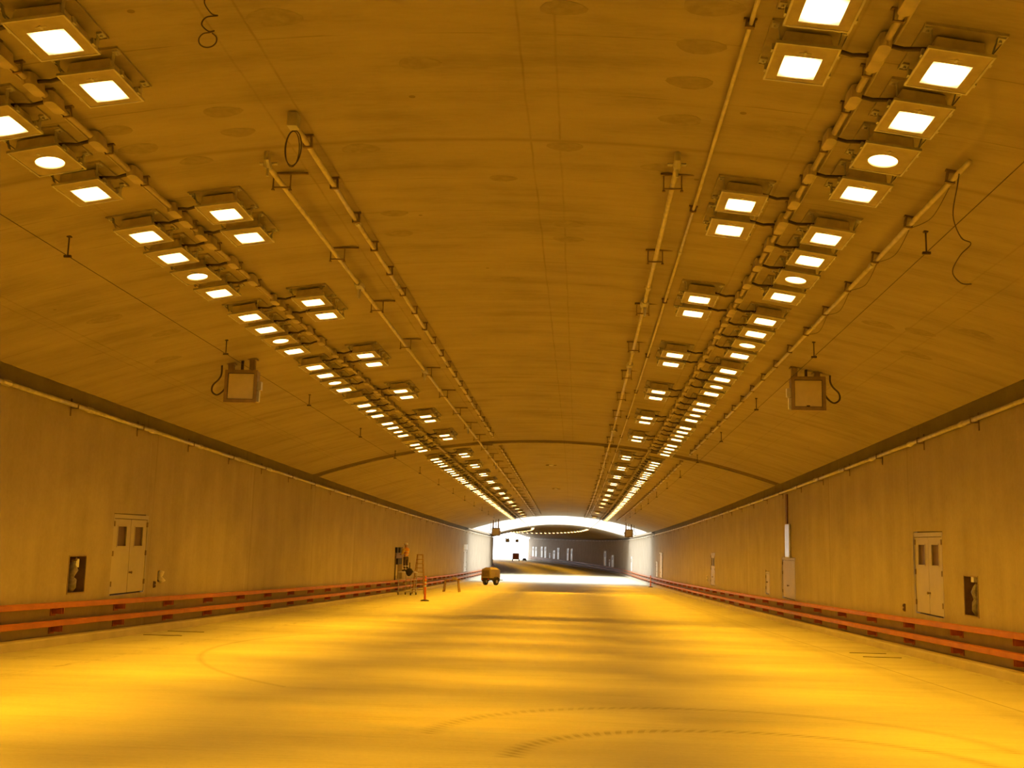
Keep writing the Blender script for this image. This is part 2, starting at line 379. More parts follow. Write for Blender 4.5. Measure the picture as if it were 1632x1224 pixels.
# ------------------------------------------------------------------ luminaires
def lens_mesh(kind):
    m = MB()
    if kind == 'round':
        k = 18; c = [Vector((  .168 * math.cos(2 * PI * j / k), .19 * math.sin(2 * PI * j / k), 0)) for j in range(k)]
        m.v = c + [p * .8 + Vector((0, 0, -.012)) for p in c]; m.f = [(j, (j + 1) % k, k + (j + 1) % k, k + j) for j in range(k)] + [tuple(range(k, 2 * k))]
    else:
        m.box(-.185, .185, -.235, .235, -.008, 0)
    return m
def make_lamp(kind):
    t = thing('tunnel_floodlight', '', 'floodlight')
    m = MB(); m.box(-.38, .38, -.475, .475, -.012, -.002)
    for (x0, x1, y0, y1) in ((-.38, -.368, -.475, .475), (.368, .38, -.475, .475), (-.38, .38, -.475, -.463), (-.38, .38, .463, .475)): m.box(x0, x1, y0, y1, -.03, -.012)
    m.build('mounting_plate', M_FLANGE, t)
    for x in (-.335, .335):
        for y in (-.38, .38):
            k = MB(); k.box(-.035, .035, -.045, .045, -.022, 0); sx = -1 if x > 0 else 1
            k.quad((sx * .035, -.03, -.022), (sx * .035, .03, -.022), (sx * .055, .03, -.15), (sx * .055, -.03, -.15)); k.quad((sx * .03, -.03, -.022), (sx * .03, .03, -.022), (sx * .05, .03, -.15), (sx * .05, -.03, -.15))
            k.tube([(0, 0, -.02), (0, 0, -.045)], .016, 6)
            k.v = [v + Vector((x, y, -.012)) for v in k.v]; k.build('bracket', M_GALV, t)
    h = MB(); h.box(-.255, .255, -.33, .33, -.195, -.03, taper=.03); h.build('housing', M_ALU, t, bevel=.014)
    f = MB(); ax, ay0, ay1 = .185, -.155, .315
    for (x0, x1, y0, y1) in ((-.30, -ax, -.40, .40), (ax, .30, -.40, .40), (-ax, ax, -.40, ay0), (-ax, ax, ay1, .40)): f.box(x0, x1, y0, y1, -.216, -.192)
    if kind == 'round':
        f = MB(); k = 24
        inn = [Vector((.168 * math.cos(2 * PI * j / k), .06 + .19 * math.sin(2 * PI * j / k), -.216)) for j in range(k)]
        out = []
        for p in inn:
            sc = min((.30 if p.x > 0 else .30) / max(abs(p.x), 1e-6), .40 / max(abs(p.y), 1e-6)); out.append(Vector((p.x * sc, p.y * sc, -.216)))
        f.v = inn + out + [p + Vector((0, 0, .03)) for p in inn] + [p + Vector((0, 0, .02)) for p in out]
        for j in range(k):
            a, b = j, (j + 1) % k
            f.f += [(a, b, k + b, k + a), (a, b, 2 * k + b, 2 * k + a), (k + a, k + b, 3 * k + b, 3 * k + a)]
    f.build('front_frame', M_FLANGE, t)
    lipm = MB()
    for (x0, x1, y0, y1) in ((-.312, -.292, -.412, .412), (.292, .312, -.412, .412), (-.292, .292, -.412, -.392), (-.292, .292, .392, .412)): lipm.box(x0, x1, y0, y1, -.224, -.194)
    lipm.build('frame_lip', M_GALV, t)
    l = lens_mesh(kind).build('lens', M_LENS, t); l.location = (0, .08 if kind != 'round' else .06, -.200)
    for x in (-.318, .318):
        for y in (-.22, .22):
            c = MB(); c.box(x - .014, x + .014, y - .03, y + .03, -.215, -.15); c.build('latch', M_GALV, t)
    c = MB(); c.box(-.06, .06, -.245, -.232, -.222, -.216); c.box(-.012, .012, -.27, -.21, -.228, -.216); c.build('name_tag', M_GALV, t)
    return t
def kids(o): return [c for c in bpy.data.objects if c.parent == o]
PROTO = {}
for k in ('square', 'round'):
    t = make_lamp(k); PROTO[k] = (t, kids(t))
def beam(name, shape, sx, sy, watts, spread):
    L = bpy.data.lights.new(name, 'AREA'); L.shape = shape; L.size = sx; L.size_y = sy; L.energy = watts; L.color = LAMP_COL; L.spread = math.radians(spread); return L
BEAMS = {('square', 'in'): beam('inner_lamp_beam', 'RECTANGLE', .36, .46, LAMP_IN, SPREAD_IN), ('square', 'out'): beam('outer_lamp_beam', 'RECTANGLE', .36, .46, LAMP_OUT, SPREAD_OUT), ('round', 'out'): beam('small_lamp_beam', 'ELLIPSE', .32, .36, LAMP_OUT * .5, SPREAD_OUT)}
used = set()
RACE = {'L': -6.02, 'R': 2.83}
def place_lamp(x, y, kind, label, group, lit=True, flex=None, small=False, aim=0.0):
    t0, ch = PROTO[kind]
    a = -math.atan(ceil_slope(x))
    dx = (offs(y + .5)[0] - offs(y - .5)[0]); slope = offs(y + .5)[1] - offs(y - .5)[1]
    if kind in used: t = t0.copy(); COL.objects.link(t)
    else: t = t0
    t.location = at(x, y, ceil_z(x) - (.07 if group.startswith('far') else 0)); t.rotation_euler = (math.atan(slope) - (.16 if group.startswith('far') else 0), a, -math.atan(dx))
    t['label'] = label; t['group'] = group; t['category'] = 'floodlight'
    if kind in used:
        for c in ch:
            if small and c.name.split('.')[0] in ('latch', 'name_tag'): continue
            d = c.copy(); COL.objects.link(d); d.parent = t
            if not lit and c.name.startswith('lens'):
                d.data = c.data.copy(); d.data.materials[0] = M_LENS_OFF; d['label'] = 'unlit lamp glass'
    used.add(kind)
    if lit:
        row = 'in' if group.startswith('paired') or group.startswith('far') else 'out'
        lo_ = bpy.data.objects.new('lamp_beam', BEAMS[(kind, row)]); COL.objects.link(lo_); lo_.parent = t; lo_.location = (0, .07, -.235)
        lo_.rotation_euler = (-math.radians(AIM_BACK), math.radians(aim) * (1 if x < CX else -1), 0); lo_.location.z = -.31
    if flex is not None:
        # flexible conduit from the housing to the raceway, in the lamp's own axes
        s = 1 if flex > x else -1
        cr = bpy.data.meshes.get('flex_%d_%.1f' % (s, abs(flex - x)))
        if cr is None:
            D = abs(flex - x); q = [Vector((s * .235, -.18, -.11)), Vector((s * .36, -.19, -.135)), Vector((s * (D * .68), -.17, -.145)), Vector((s * (D - .14), -.13, -.115)), Vector((s * (D - .05), -.11, -.10))]
            pts = []
            for i in range(13):
                u = i / 12 * (len(q) - 1); k = min(int(u), len(q) - 2); f = u - k; pts.append(q[k].lerp(q[k + 1], f * f * (3 - 2 * f) if 0 < k < 3 else f))
            mm = MB(); mm.tube(pts, .022, 6)
            o = mm.build('flexible_conduit', M_DARK, t, smooth=True); o.data.name = 'flex_%d_%.1f' % (s, abs(flex - x))
        else:
            o = bpy.data.objects.new('flexible_conduit', cr); COL.objects.link(o); o.parent = t
    return t
box_y = {'L': [], 'R': []}
def ordw(i): return ORD[i] if i < len(ORD) else '%dth' % (i + 1)
def rows():
    P = 5.415; Q = 5.39
    seg = [(k, 0) for k in range(-2, 7)] + [(k, 1) for k in range(0, 14)]  # negative places: unseen lamps added overhead to light the near floor
    for side, xo, xi, so, si, xor in (('L', -6.69, -5.31, 10.42, 9.96, None), ('R', 3.49, 2.13, 10.36, 9.46, None)):
        word = 'left' if side == 'L' else 'right'
        for n_, (k, sg) in enumerate(seg):
            ys = (so + P * k) if sg == 0 else (50.15 + Q * k)
            if side == 'L' and sg == 0 and k == 3: ys += .12
            for j in range(4):
                y = ys + 1.158 * j
                if y > 122: continue
                kd = 'round' if j == 2 else 'square'
                off = side == 'L' and sg == 0 and k in (4, 6) and j == 0
                nth = n_ - 2
                if nth >= 0:
                    lab = 'amber %s ceiling floodlight, %s of four in cluster, %s cluster of %s outer row' % ('round-lensed' if kd == 'round' else 'square-lensed', ORD[j], ordw(nth), word)
                    if off: lab = 'unlit floodlight heading the %s four-lamp cluster of the %s outer row' % (ordw(nth), word)
                else: lab = 'unseen amber floodlight continuing the %s outer row overhead, cluster %s back, %s of four' % (word, ORD[-nth - 1], ORD[j])
                xx = xo if sg == 0 else (xo + (.04 if side == 'L' else -.12))
                place_lamp(xx, y, kd, lab, 'four-lamp ceiling clusters', not off, RACE[side], y > 60, AIM_OUT[j] + (5 if side == 'R' else 0)); box_y[side].append((y - .08, 1 if side == 'R' else -1))
            yi = (si + P * k) if sg == 0 else (49.5 + Q * k if k < 8 else 88.1 + 5.9 * (k - 8) - (0.4 if side == 'R' else 0))
            pair = 2 if (sg == 0 or k < 9) else 1
            for j in range(pair):
                y = yi + 1.15 * j
                if y > 122 or (side == 'R' and sg == 1 and k in (10, 12)): continue
                nth = n_ - 2
                if nth >= 0:
                    lab = 'amber square floodlight, %s of pair, %s pair of %s inner ceiling row' % ('nearer' if j == 0 else 'farther', ordw(nth), word) if pair == 2 else 'amber single floodlight at the %s place of the %s inner ceiling row' % (ordw(nth), word)
                else: lab = 'unseen amber floodlight continuing the %s inner row overhead, pair %s back, %s one' % (word, ORD[-nth - 1], 'nearer' if j == 0 else 'farther')
                place_lamp(xi if sg == 0 else xi - (.08 if side == 'R' else -.02), y, 'square', lab, 'paired ceiling floodlights', True, RACE[side], y > 60, AIM_IN[j]); box_y[side].append((y - .08, -1 if side == 'R' else 1))
    for side, x in (('L', -5.6), ('R', 2.6)):
        word = 'left' if side == 'L' else 'right'
        for k in range(22):
            y = Y2 + 3 + k * 5.6
            if y > Y3 - 1: break
            place_lamp(x, y, 'square', 'small distant amber floodlight, %s of the %s row in the curved far tunnel' % (ordw(k), word), 'far tunnel floodlights', True, None, True)
rows()

# ------------------------------------------------------------------ pipes, conduits, raceways
def run(x, drop, y0, y1, step=3.0):
    z = ceil_z(x) - drop; return [at(x, y, z) for y in stations(y0, y1, step)]
def raceway(side):
    x = RACE[side]; word = 'left' if side == 'L' else 'right'
    b = at(x, 2, ceil_z(x)); t = thing('lighting_raceway', 'painted conduit raceway with junction boxes between the two %s lamp rows' % word, 'conduit', b, group='lighting raceways')
    m = MB(); m.tube(run(x, .09, -6, Y2 + 2), .036, 8); m.build('conduit', M_RACE, t, smooth=True, rel=b)
    m = MB(); m.tube(run(x + (.1 if side == 'R' else -.1), .05, -6, Y2 + 2), .014, 6); m.build('small_conduit', M_RACE, t, smooth=True, rel=b)
    me = None; cl = None; n = 0
    for (y, s) in sorted(box_y[side]):
        if y < 6 or n > 140: continue
        n += 1
        if me is None:
            k = MB(); ring = []
            for i in range(16):
                a = 2 * PI * i / 16; ring.append((.062 * math.cos(a), .062 * math.sin(a) + (.11 if math.sin(a) > 0 else -.11)))
            k.v = [Vector((p[0], p[1], -.17)) for p in ring] + [Vector((p[0] * 1.06, p[1] * 1.02, -.155)) for p in ring] + [Vector((p[0] * 1.06, p[1] * 1.02, -.03)) for p in ring]
            k.f = [tuple(range(16))] + [(i, (i + 1) % 16, 16 + (i + 1) % 16, 16 + i) for i in range(16)] + [(16 + i, 16 + (i + 1) % 16, 32 + (i + 1) % 16, 32 + i) for i in range(16)]
            o = k.build('junction_box', M_RACE, t); me = o.data
            k = MB(); k.box(-.05, .05, -.016, .016, -.135, -.124); k.box(-.075, .075, -.025, .025, -.02, -.002); k.box(-.05, -.04, -.016, .016, -.13, -.02); k.box(.04, .05, -.016, .016, -.13, -.02)
            c = k.build('pipe_clamp', M_STEEL, t); cl = c.data
        else:
            o = bpy.data.objects.new('junction_box', me); COL.objects.link(o); o.parent = t
            c = bpy.data.objects.new('pipe_clamp', cl); COL.objects.link(c); c.parent = t
        o.location = at(x, y, ceil_z(x)) - b; c.location = at(x, y + .34, ceil_z(x)) - b
        o.rotation_euler = (0, -math.atan(ceil_slope(x)), 0); c.rotation_euler = o.rotation_euler
raceway('L'); raceway('R')

def fire_pipe(x, y0, label, valves):
    b = at(x, y0, ceil_z(x)); t = thing('fire_pipe', label, 'pipe', b, group='hung sprinkler pipes')
    D = .17; z = ceil_z(x) - D
    ys = [y0]
    while ys[-1] < 122: ys.append(min(ys[-1] + 6.1, 122))
    for a, c in zip(ys, ys[1:]):
        m = MB(); m.tube([at(x, v, z) for v in stations(a, c, 3)], .037, 10); m.build('pipe', M_PIPE, t, smooth=True, rel=b)
        m = MB(); m.tube([at(x, c - .09, z), at(x, c - .07, z), at(x, c + .07, z), at(x, c + .09, z)], [.04, .054, .054, .04], 10); m.build('coupling', M_PIPE, t, rel=b)
    # end fitting with tee and drain
    m = MB(); m.tube([at(x, y0 - .02, z), at(x, y0 - .10, z + .01), at(x, y0 - .15, z + .06), at(x, y0 - .155, ceil_z(x))], [.045, .055, .045, .04], 8); m.tube([at(x, y0 - .08, z), at(x, y0 - .08, z - .14)], .018, 6); m.tube([at(x - .12, y0 - .06, z + .04), at(x + .12, y0 - .06, z + .04)], .02, 6)
    m.build('end_fitting', M_GALV, t, rel=b)
    y = y0 + .62; hb = None; n = 0
    while y < 121 and n < 40:
        if hb is None:
            k = MB(); k.box(-.16, .36, -.022, .022, -.03, 0)
            for xx in (-.12, .12): k.box(xx - .008, xx + .008, -.008, .008, -.255, -.02); k.box(xx - .02, xx + .02, -.02, .02, -.26, -.243)
            k.box(-.13, .13, -.014, .014, -.226, -.209)
            o = k.build('trapeze_hanger', M_STEEL, t); hb = o.data
        else: o = bpy.data.objects.new('trapeze_hanger', hb); COL.objects.link(o); o.parent = t
        o.location = at(x, y, ceil_z(x)) - b; y += 3.78 if n else 3.6; n += 1
    for vy in valves:
        m = MB(); m.tube([at(x, vy - .2, z), at(x, vy - .12, z), at(x, vy + .12, z), at(x, vy + .2, z)], [.06, .085, .085, .06], 10); m.tube([at(x, vy, z), at(x, vy, z - .22), at(x, vy, z - .26)], [.04, .03, .012], 8); m.box(*(sum([[at(x, vy, z)[i] - e, at(x, vy, z)[i] + e] for i, e in enumerate((.09, .02, .02))], [])))
        m.build('valve', M_GALV, t, rel=b)
fire_pipe(-4.23, 13.95, 'pale hung sprinkler pipe on trapeze hangers left of the ceiling crown', (20.1, 29.1, 41, 56))
fire_pipe(1.15, 13.95, 'pale hung sprinkler pipe on trapeze hangers right of the ceiling crown', (21.3, 27.9, 41, 56))

def clamped(x, drop, r, spans, label, step, name='cable_conduit'):
    b = at(x, spans[0][0], ceil_z(x)); t = thing(name, label, 'conduit', b)
    cl = None; z = ceil_z(x) - drop
    for (a, c) in spans:
        ys = [a]
        while ys[-1] < c - .01: ys.append(min(ys[-1] + step * 2.5, c))
        for p, q in zip(ys, ys[1:]):
            m = MB(); m.tube([at(x, v, z) for v in stations(p, q, 3)], r, 8); m.build('conduit', M_PIPE, t, smooth=True, rel=b)
            m = MB(); m.tube([at(x, q - .07, z), at(x, q + .07, z)], r * 1.35, 8); m.build('coupling', M_GALV, t, rel=b)
        y = a + .6
        while y < c:
            if cl is None:
                k = MB(); k.box(-r - .04, r + .04, -.025, .025, -.025, 0); k.box(-r - .022, -r, -.025, .025, -drop - r, -.02); k.box(r, r + .022, -.025, .025, -drop - r, -.02); k.box(-r - .022, r + .022, -.025, .025, -drop - r - .016, -drop - r)
                o = k.build('pipe_clamp', M_STEEL, t); cl = o.data
            else: o = bpy.data.objects.new('pipe_clamp', cl); COL.objects.link(o); o.parent = t
            o.location = at(x, y, ceil_z(x)) - b; o.rotation_euler = (0, -math.atan(ceil_slope(x)), 0); y += step
    return t, b
t, b = clamped(-3.58, .12, .037, [(12.75, 44.6), (48.6, 118)], 'clamped steel conduit with an open end and wire ring, left of the crown', 1.55)
z = ceil_z(-3.58) - .12
m = MB(); m.box(-.06, .06, -.08, .08, -.07, .1); m.v = [v + at(-3.58, 12.66, z) for v in m.v]; m.build('end_box', M_GALV, t, rel=b)
m = MB(); m.tube([at(-3.60 + .10 * math.cos(a), 12.78 + .02 * math.sin(a), z - .28 + .235 * math.sin(a)) for a in [2 * PI * i / 24 for i in range(25)]], .008, 6)
m.tube([at(-3.6 + .085 * math.cos(a) - .01, 12.79, z - .29 + .23 * math.sin(a)) for a in [2 * PI * i / 24 for i in range(25)]], .006, 6)
m.build('wire_ring', M_DARK, t, rel=b)
t, b = clamped(4.38, .12, .034, [(12.55, 45.2), (48.5, 118)], 'clamped grey conduit with dangling cable along the right ceiling', 1.75)
z = ceil_z(4.38) - .12
def spl(pts, n=40):
    out = []
    P = [pts[0]] + pts + [pts[-1]]
    for i in range(1, len(P) - 2):
        for k in range(n // (len(pts) - 1) + 1):
            u = k / (n // (len(pts) - 1) + 1); p0, p1, p2, p3 = P[i - 1], P[i], P[i + 1], P[i + 2]
            out.append(.5 * ((2 * p1) + (p2 - p0) * u + (2 * p0 - 5 * p1 + 4 * p2 - p3) * u * u + (3 * p1 - p0 - 3 * p2 + p3) * u ** 3))
    out.append(pts[-1]); return out
m = MB(); m.tube(spl([at(4.38, 12.9, z), at(4.30, 12.75, z - .22), at(4.32, 13.0, z - .5), at(4.52, 13.35, z - .66), at(4.72, 13.6, z - .66), at(4.62, 13.7, z - .78), at(4.60, 13.95, z - .92), at(4.78, 14.2, z - 1.0), at(4.98, 14.4, z - .96)]), .007, 6); m.build('loose_cable', M_DARK, t, rel=b)
m = MB()
for y in (14.2, 15.9, 17.6, 19.4, 21.1): m.tube(spl([at(4.42, y - .8, z - .02), at(4.45, y, z - .13), at(4.42, y + .8, z - .02)], 12), .005, 5)
m.build('sagging_wire', M_DARK, t, rel=b)
clamped(1.55, .06, .024, [(4.0, 118)], 'thin pale conduit running unbroken beside the right inner lamp row', 5.6)
# short wire hanging near the left of the crown
x = -3.42; b = at(x, 9.35, ceil_z(x)); t = thing('hanging_wire', 'curled dark wire dangling from a small ceiling box at top left', 'wire', b)
m = MB(); m.box(-.07, .07, -.08, .08, -.09, 0); m.v = [v + b for v in m.v]; m.build('ceiling_box', M_GALV, t, rel=b)
m = MB(); c = [Vector((0, 0, -.08)), Vector((.03, .03, -.2)), Vector((0, .05, -.26)), Vector((-.12, .05, -.27)), Vector((-.15, .06, -.33)), Vector((-.08, .07, -.43)), Vector((-.02, .07, -.45)), Vector((-.13, .08, -.46)), Vector((-.17, .08, -.53)), Vector((-.1, .08, -.6)), Vector((-.05, .09, -.59))]
for i in range(9): a = 2.0 + i * .75; c.append(Vector((-.105 + .085 * math.cos(a - .6), .09, -.68 + .075 * math.sin(a - .6))))
m.tube([p + b for p in spl(c, 110)], .0065, 6); m.build('wire', M_DARK, t, rel=b)

def catenary(x, ys, label):
    b = at(x, ys[0], ceil_z(x)); t = thing('hung_cable', label, 'cable', b, group='cables on ceiling rods')
    z = ceil_z(x) - .31
    m = MB(); m.tube([at(x, y, z) for y in stations(6, ys[-1], 3)], .006, 5); m.build('cable', M_DARK, t, rel=b)
    me = None
    for y in ys:
        if me is None:
            k = MB(); k.tube([(0, 0, 0), (0, 0, -.33)], .011, 6); k.box(-.055, .055, -.02, .02, -.335, -.30); k.box(-.03, .03, -.03, .03, -.02, 0); o = k.build('drop_rod', M_DARK, t); me = o.data
        else: o = bpy.data.objects.new('drop_rod', me); COL.objects.link(o); o.parent = t
        o.location = at(x, y, ceil_z(x)) - b
catenary(-7.82, [15.85 + 7.65 * k for k in range(13)], 'thin dark cable on drop rods along the left side of the ceiling')
catenary(4.72, [15.35 + 7.6 * k for k in range(13)], 'thin dark cable on drop rods along the right side of the ceiling')

def wall_pipe(x, s, word):
    b = at(x, 6, 5.38); t = thing('wall_pipe', 'pale pipe clamped along the top of the %s tunnel wall' % word, 'pipe', b, group='wall top pipes')
    X = x - s * .12; y = -2.0; i = 0; cl = None; ys = []
    while y < 284:
        y2 = min(y + (3.93 if i % 2 == 0 else 3.93), 284)
        m = MB(); m.tube([at(X, v, 5.38) for v in stations(y, y2 - .06, 4)], .052, 9); m.build('pipe', M_PIPE, t, smooth=True, rel=b)
        if y < 130:
            m = MB(); m.tube([at(X, y2 - .16, 5.38), at(X, y2 - .12, 5.38), at(X, y2 + .12, 5.38), at(X, y2 + .16, 5.38)], [.054, .07, .07, .054], 9); m.build('coupling', M_PIPE, t, rel=b)
            if cl is None:
                k = MB(); k.box(-.06, .12, -.02, .02, -.075, -.055); k.box(.10, .12, -.02, .02, -.24, .16); k.box(-.07, -.055, -.015, .015, -.075, .06); k.box(-.07, .12, -.015, .015, .055, .068)
                if s < 0: k.v = [Vector((-v.x, v.y, v.z)) for v in k.v]
                o = k.build('wall_bracket', M_STEEL, t); cl = o.data
            else: o = bpy.data.objects.new('wall_bracket', cl); COL.objects.link(o); o.parent = t
            o.location = at(X, y2 - .75, 5.38) - b
        y = y2; i += 1
wall_pipe(WL, -1, 'left'); wall_pipe(WR, 1, 'right')

# ------------------------------------------------------------------ guard rails
def guardrail(x, s, word, joints_u):
    """s: direction from wall into the room"""
    b = at(x, 10, 0); t = thing('guardrail', 'orange double steel guard rail along the %s tunnel wall' % word, 'guard rail', b, group='orange guard rails')
    for (zt, off) in ((.936, joints_u), (.546, joints_u + 1.3)):
        y = -8 + (off % 11.25) - 11.25
        while y < 288:
            y2 = min(y + 11.25, 288)
            m = MB(); m.loft([(x + s * .10, zt - .125), (x + s * .10, zt), (x + s * .225, zt), (x + s * .25, zt - .02), (x + s * .25, zt - .115), (x + s * .235, zt - .125)], stations(max(y, -10), y2 - .012, 2.5), at)
            if y2 > -10: m.build('rail', M_RAIL, t, rel=b)
            y = y2
    me = None
    y = 24.66 - 3.42 * 6
    while y < 160:
        for zt in (.936, .546):
            if me is None:
                k = MB(); k.box(0, .24, -.06, -.045, -.255, -.12); k.box(0, .02, -.12, .12, -.30, -.10); k.box(0, .24, .045, .06, -.255, -.12); k.box(.02, .2, -.045, .045, -.14, -.12); k.box(.08, .13, -.075, .075, -.19, -.17)
                if s < 0: k.v = [Vector((-v.x, v.y, v.z)) for v in k.v]
                o = k.build('bracket', M_BRK, t); me = o.data
            else: o = bpy.data.objects.new('bracket', me); COL.objects.link(o); o.parent = t
            o.location = at(x, y, zt) - b
        y += 3.44 if s > 0 else 3.72
guardrail(WL, 1, 'left', 31.3 + 8); guardrail(WR, -1, 'right', 22.76 + 8)

# ------------------------------------------------------------------ doors (u runs along +y, frame x=0 at the wall face, +x into the room)
def wallm(y, z, right):
    o = at(WR if right else WL, y, z)
    return Matrix.Translation(o) @ Matrix.Rotation(PLUMB, 4, 'X') @ (Matrix.Rotation(PI, 4, 'Z') if right else Matrix.Identity(4))
DN = [0]
def door(y0, y1, z0, z1, right, label, leaves=2, vision=True, mat=None, recess=True):
    DN[0] += 1; mat = mat or M_DOOR
    W = y1 - y0; H = z1 - z0; yc = (y0 + y1) / 2
    M = wallm(yc, z0, right); t = bpy.data.objects.new('door_%d' % DN[0], None); COL.objects.link(t); t.matrix_world = M; struct(t, label)
    d = 0.0 if recess else .03
    m = MB(); m.box(-.30, -.10, -W / 2 - .01, W / 2 + .01, -.01, H + .01) if recess else m.box(-.02, .012, -W / 2, W / 2, 0, H); m.build('backing', M_GAP, t)  # dark sheet paints the shade in the gap round the frame
    g = .022
    m = MB()
    for (a, c, e, f) in ((-W / 2 + g, -W / 2 + .07, 0, H - g), (W / 2 - .07, W / 2 - g, 0, H - g), (-W / 2 + .07, W / 2 - .07, H - .13, H - g)): m.box(-.10 + d, .0 + d, a, c, e, f)
    m.build('door_frame', mat, t)
    lw = (W - .14 - .02 * leaves) / leaves
    for i in range(leaves):
        a = -W / 2 + .07 + .01 + i * (lw + .02); c = a + lw; zt = H - .145; zb = .035
        lf = MB()
        if vision:
            v0, v1 = a + lw * .24, a + lw * .76; q0, q1 = H - .84, H - .32
            if right: pass
            for (p, q, r_, s_) in ((a, v0, zb, zt), (v1, c, zb, zt), (v0, v1, zb, q0), (v0, v1, q1, zt)): lf.box(-.08 + d, -.015 + d, p, q, r_, s_)
        else: lf.box(-.08 + d, -.015 + d, a, c, zb, zt)
        L = lf.build('door_leaf', mat, t)
        if vision:
            k = MB(); k.box(-.07 + d, -.045 + d, v0 - .01, v1 + .01, q0 - .01, q1 + .01); k.build('vision_panel', M_GLASSD, L)
            k = MB()
            for (p, q, r_, s_) in ((v0 - .02, v0 + .012, q0 - .02, q1 + .02), (v1 - .012, v1 + .02, q0 - .02, q1 + .02), (v0, v1, q0 - .02, q0 + .012), (v0, v1, q1 - .012, q1 + .02)): k.box(-.016 + d, -.006 + d, p, q, r_, s_)
            k.build('glazing_bead', mat, L)
        he = a + .0 if i == 0 else c
        sides = (he,) if leaves == 2 else (a, c)
        for hy in sides[:1]:
            for hz in (.22, .98, H - .33):
                k = MB(); k.box(-.02 + d, .012 + d, hy - .03, hy + .03, hz, hz + .13); k.build('hinge', M_STEEL, L)
        if i == leaves - 1:
            ky = a + .07 if leaves == 2 else ((a + c) / 2)
            k = MB(); k.tube([(-.015 + d, ky, .55), (.03 + d, ky, .55), (.035 + d, ky, .55), (.06 + d, ky, .55), (.07 + d, ky, .55)], [.03, .015, .035, .035, .02], 10); k.build('knob', M_STEEL, L)
    return t
door(27.74, 30.05, 1.04, 3.10, False, 'tan double door with two dark vision panels in the left wall')
door(27.62, 29.95, 1.04, 3.10, True, 'tan double door with two dark vision panels in the right wall')
door(46.0, 48.9, .97, 2.68, True, 'plain single tan door below a galvanised duct in the right wall', 1, False)
door(52.02, 53.12, 1.05, 2.10, True, 'small tan hatch door low in the right wall', 1, False)
door(71.85, 74.1, 1.10, 3.17, True, 'farther tan double door with narrow vision panels in the right wall')
for (y0, y1, z0, z1, rgt, lb) in ((120.3, 123.6, .95, 3.3, False, 'white framed door unit on the left wall before the light shaft'), (111.4, 115.6, 1.0, 3.5, True, 'tall white door unit on the right wall before the light shaft'), (117.0, 119.5, 1.0, 2.6, True, 'narrow white door unit on the right wall beside the bollard')):
    door(y0, y1, z0, z1, rgt, lb, 2 if y1 - y0 > 3 else 1, False, M_WHITE, False)
    if not rgt:
        M = wallm((y0 + y1) / 2, z1, rgt); m = MB(); m.box(.0, .09, -(y1 - y0) / 2 - .3, (y1 - y0) / 2 + .3, .04, .62); m.box(.09, .11, -.3, .3, .1, .5); o = m.build('sign_board', M_WHITE); o.matrix_world = M; tag(o, 'blank white board above the white door on the left wall', 'board')
for i, (u, wd, zt) in enumerate(((202.5, 2.6, 3.6), (196.5, 1.2, 2.2), (192.0, 2.6, 3.0), (247.5, 2.0, 3.6), (243.2, 2.0, 3.6), (262.5, 2.2, 2.9), (267.0, 1.1, 2.2), (258.0, 2.2, 3.6), (271.8, 2.0, 3.6), (275.5, 2.0, 3.6), (284.6, 1.8, 3.4), (281.5, 1.8, 3.4), (160.0, 1.2, 3.0))):
    yc = u; e = .5; a0 = at(WR, u - e, 0); a1 = at(WR, u + e, 0); ang = math.atan2(a1.x - a0.x, 1.0)
    DN[0] += 1; t = bpy.data.objects.new('door_%d' % DN[0], None); COL.objects.link(t); struct(t, 'white door, %s from the near end, on the curved far wall' % ordw(i)); t.location = at(WR, u, 1.0); t.rotation_euler = (0, 0, -ang)
    m = MB(); m.box(-.08, .05, -wd / 2, wd / 2, 0, zt - 1.0); m.build('door_leaf', M_WHITE, t)
    m = MB()
    m.box(-.095, -.075, -wd * .28, -wd * .1, (zt - 1) * .6, (zt - 1) * .85); m.box(-.095, -.075, wd * .1, wd * .28, (zt - 1) * .6, (zt - 1) * .85); m.build('vision_panel', M_GLASSD, t)

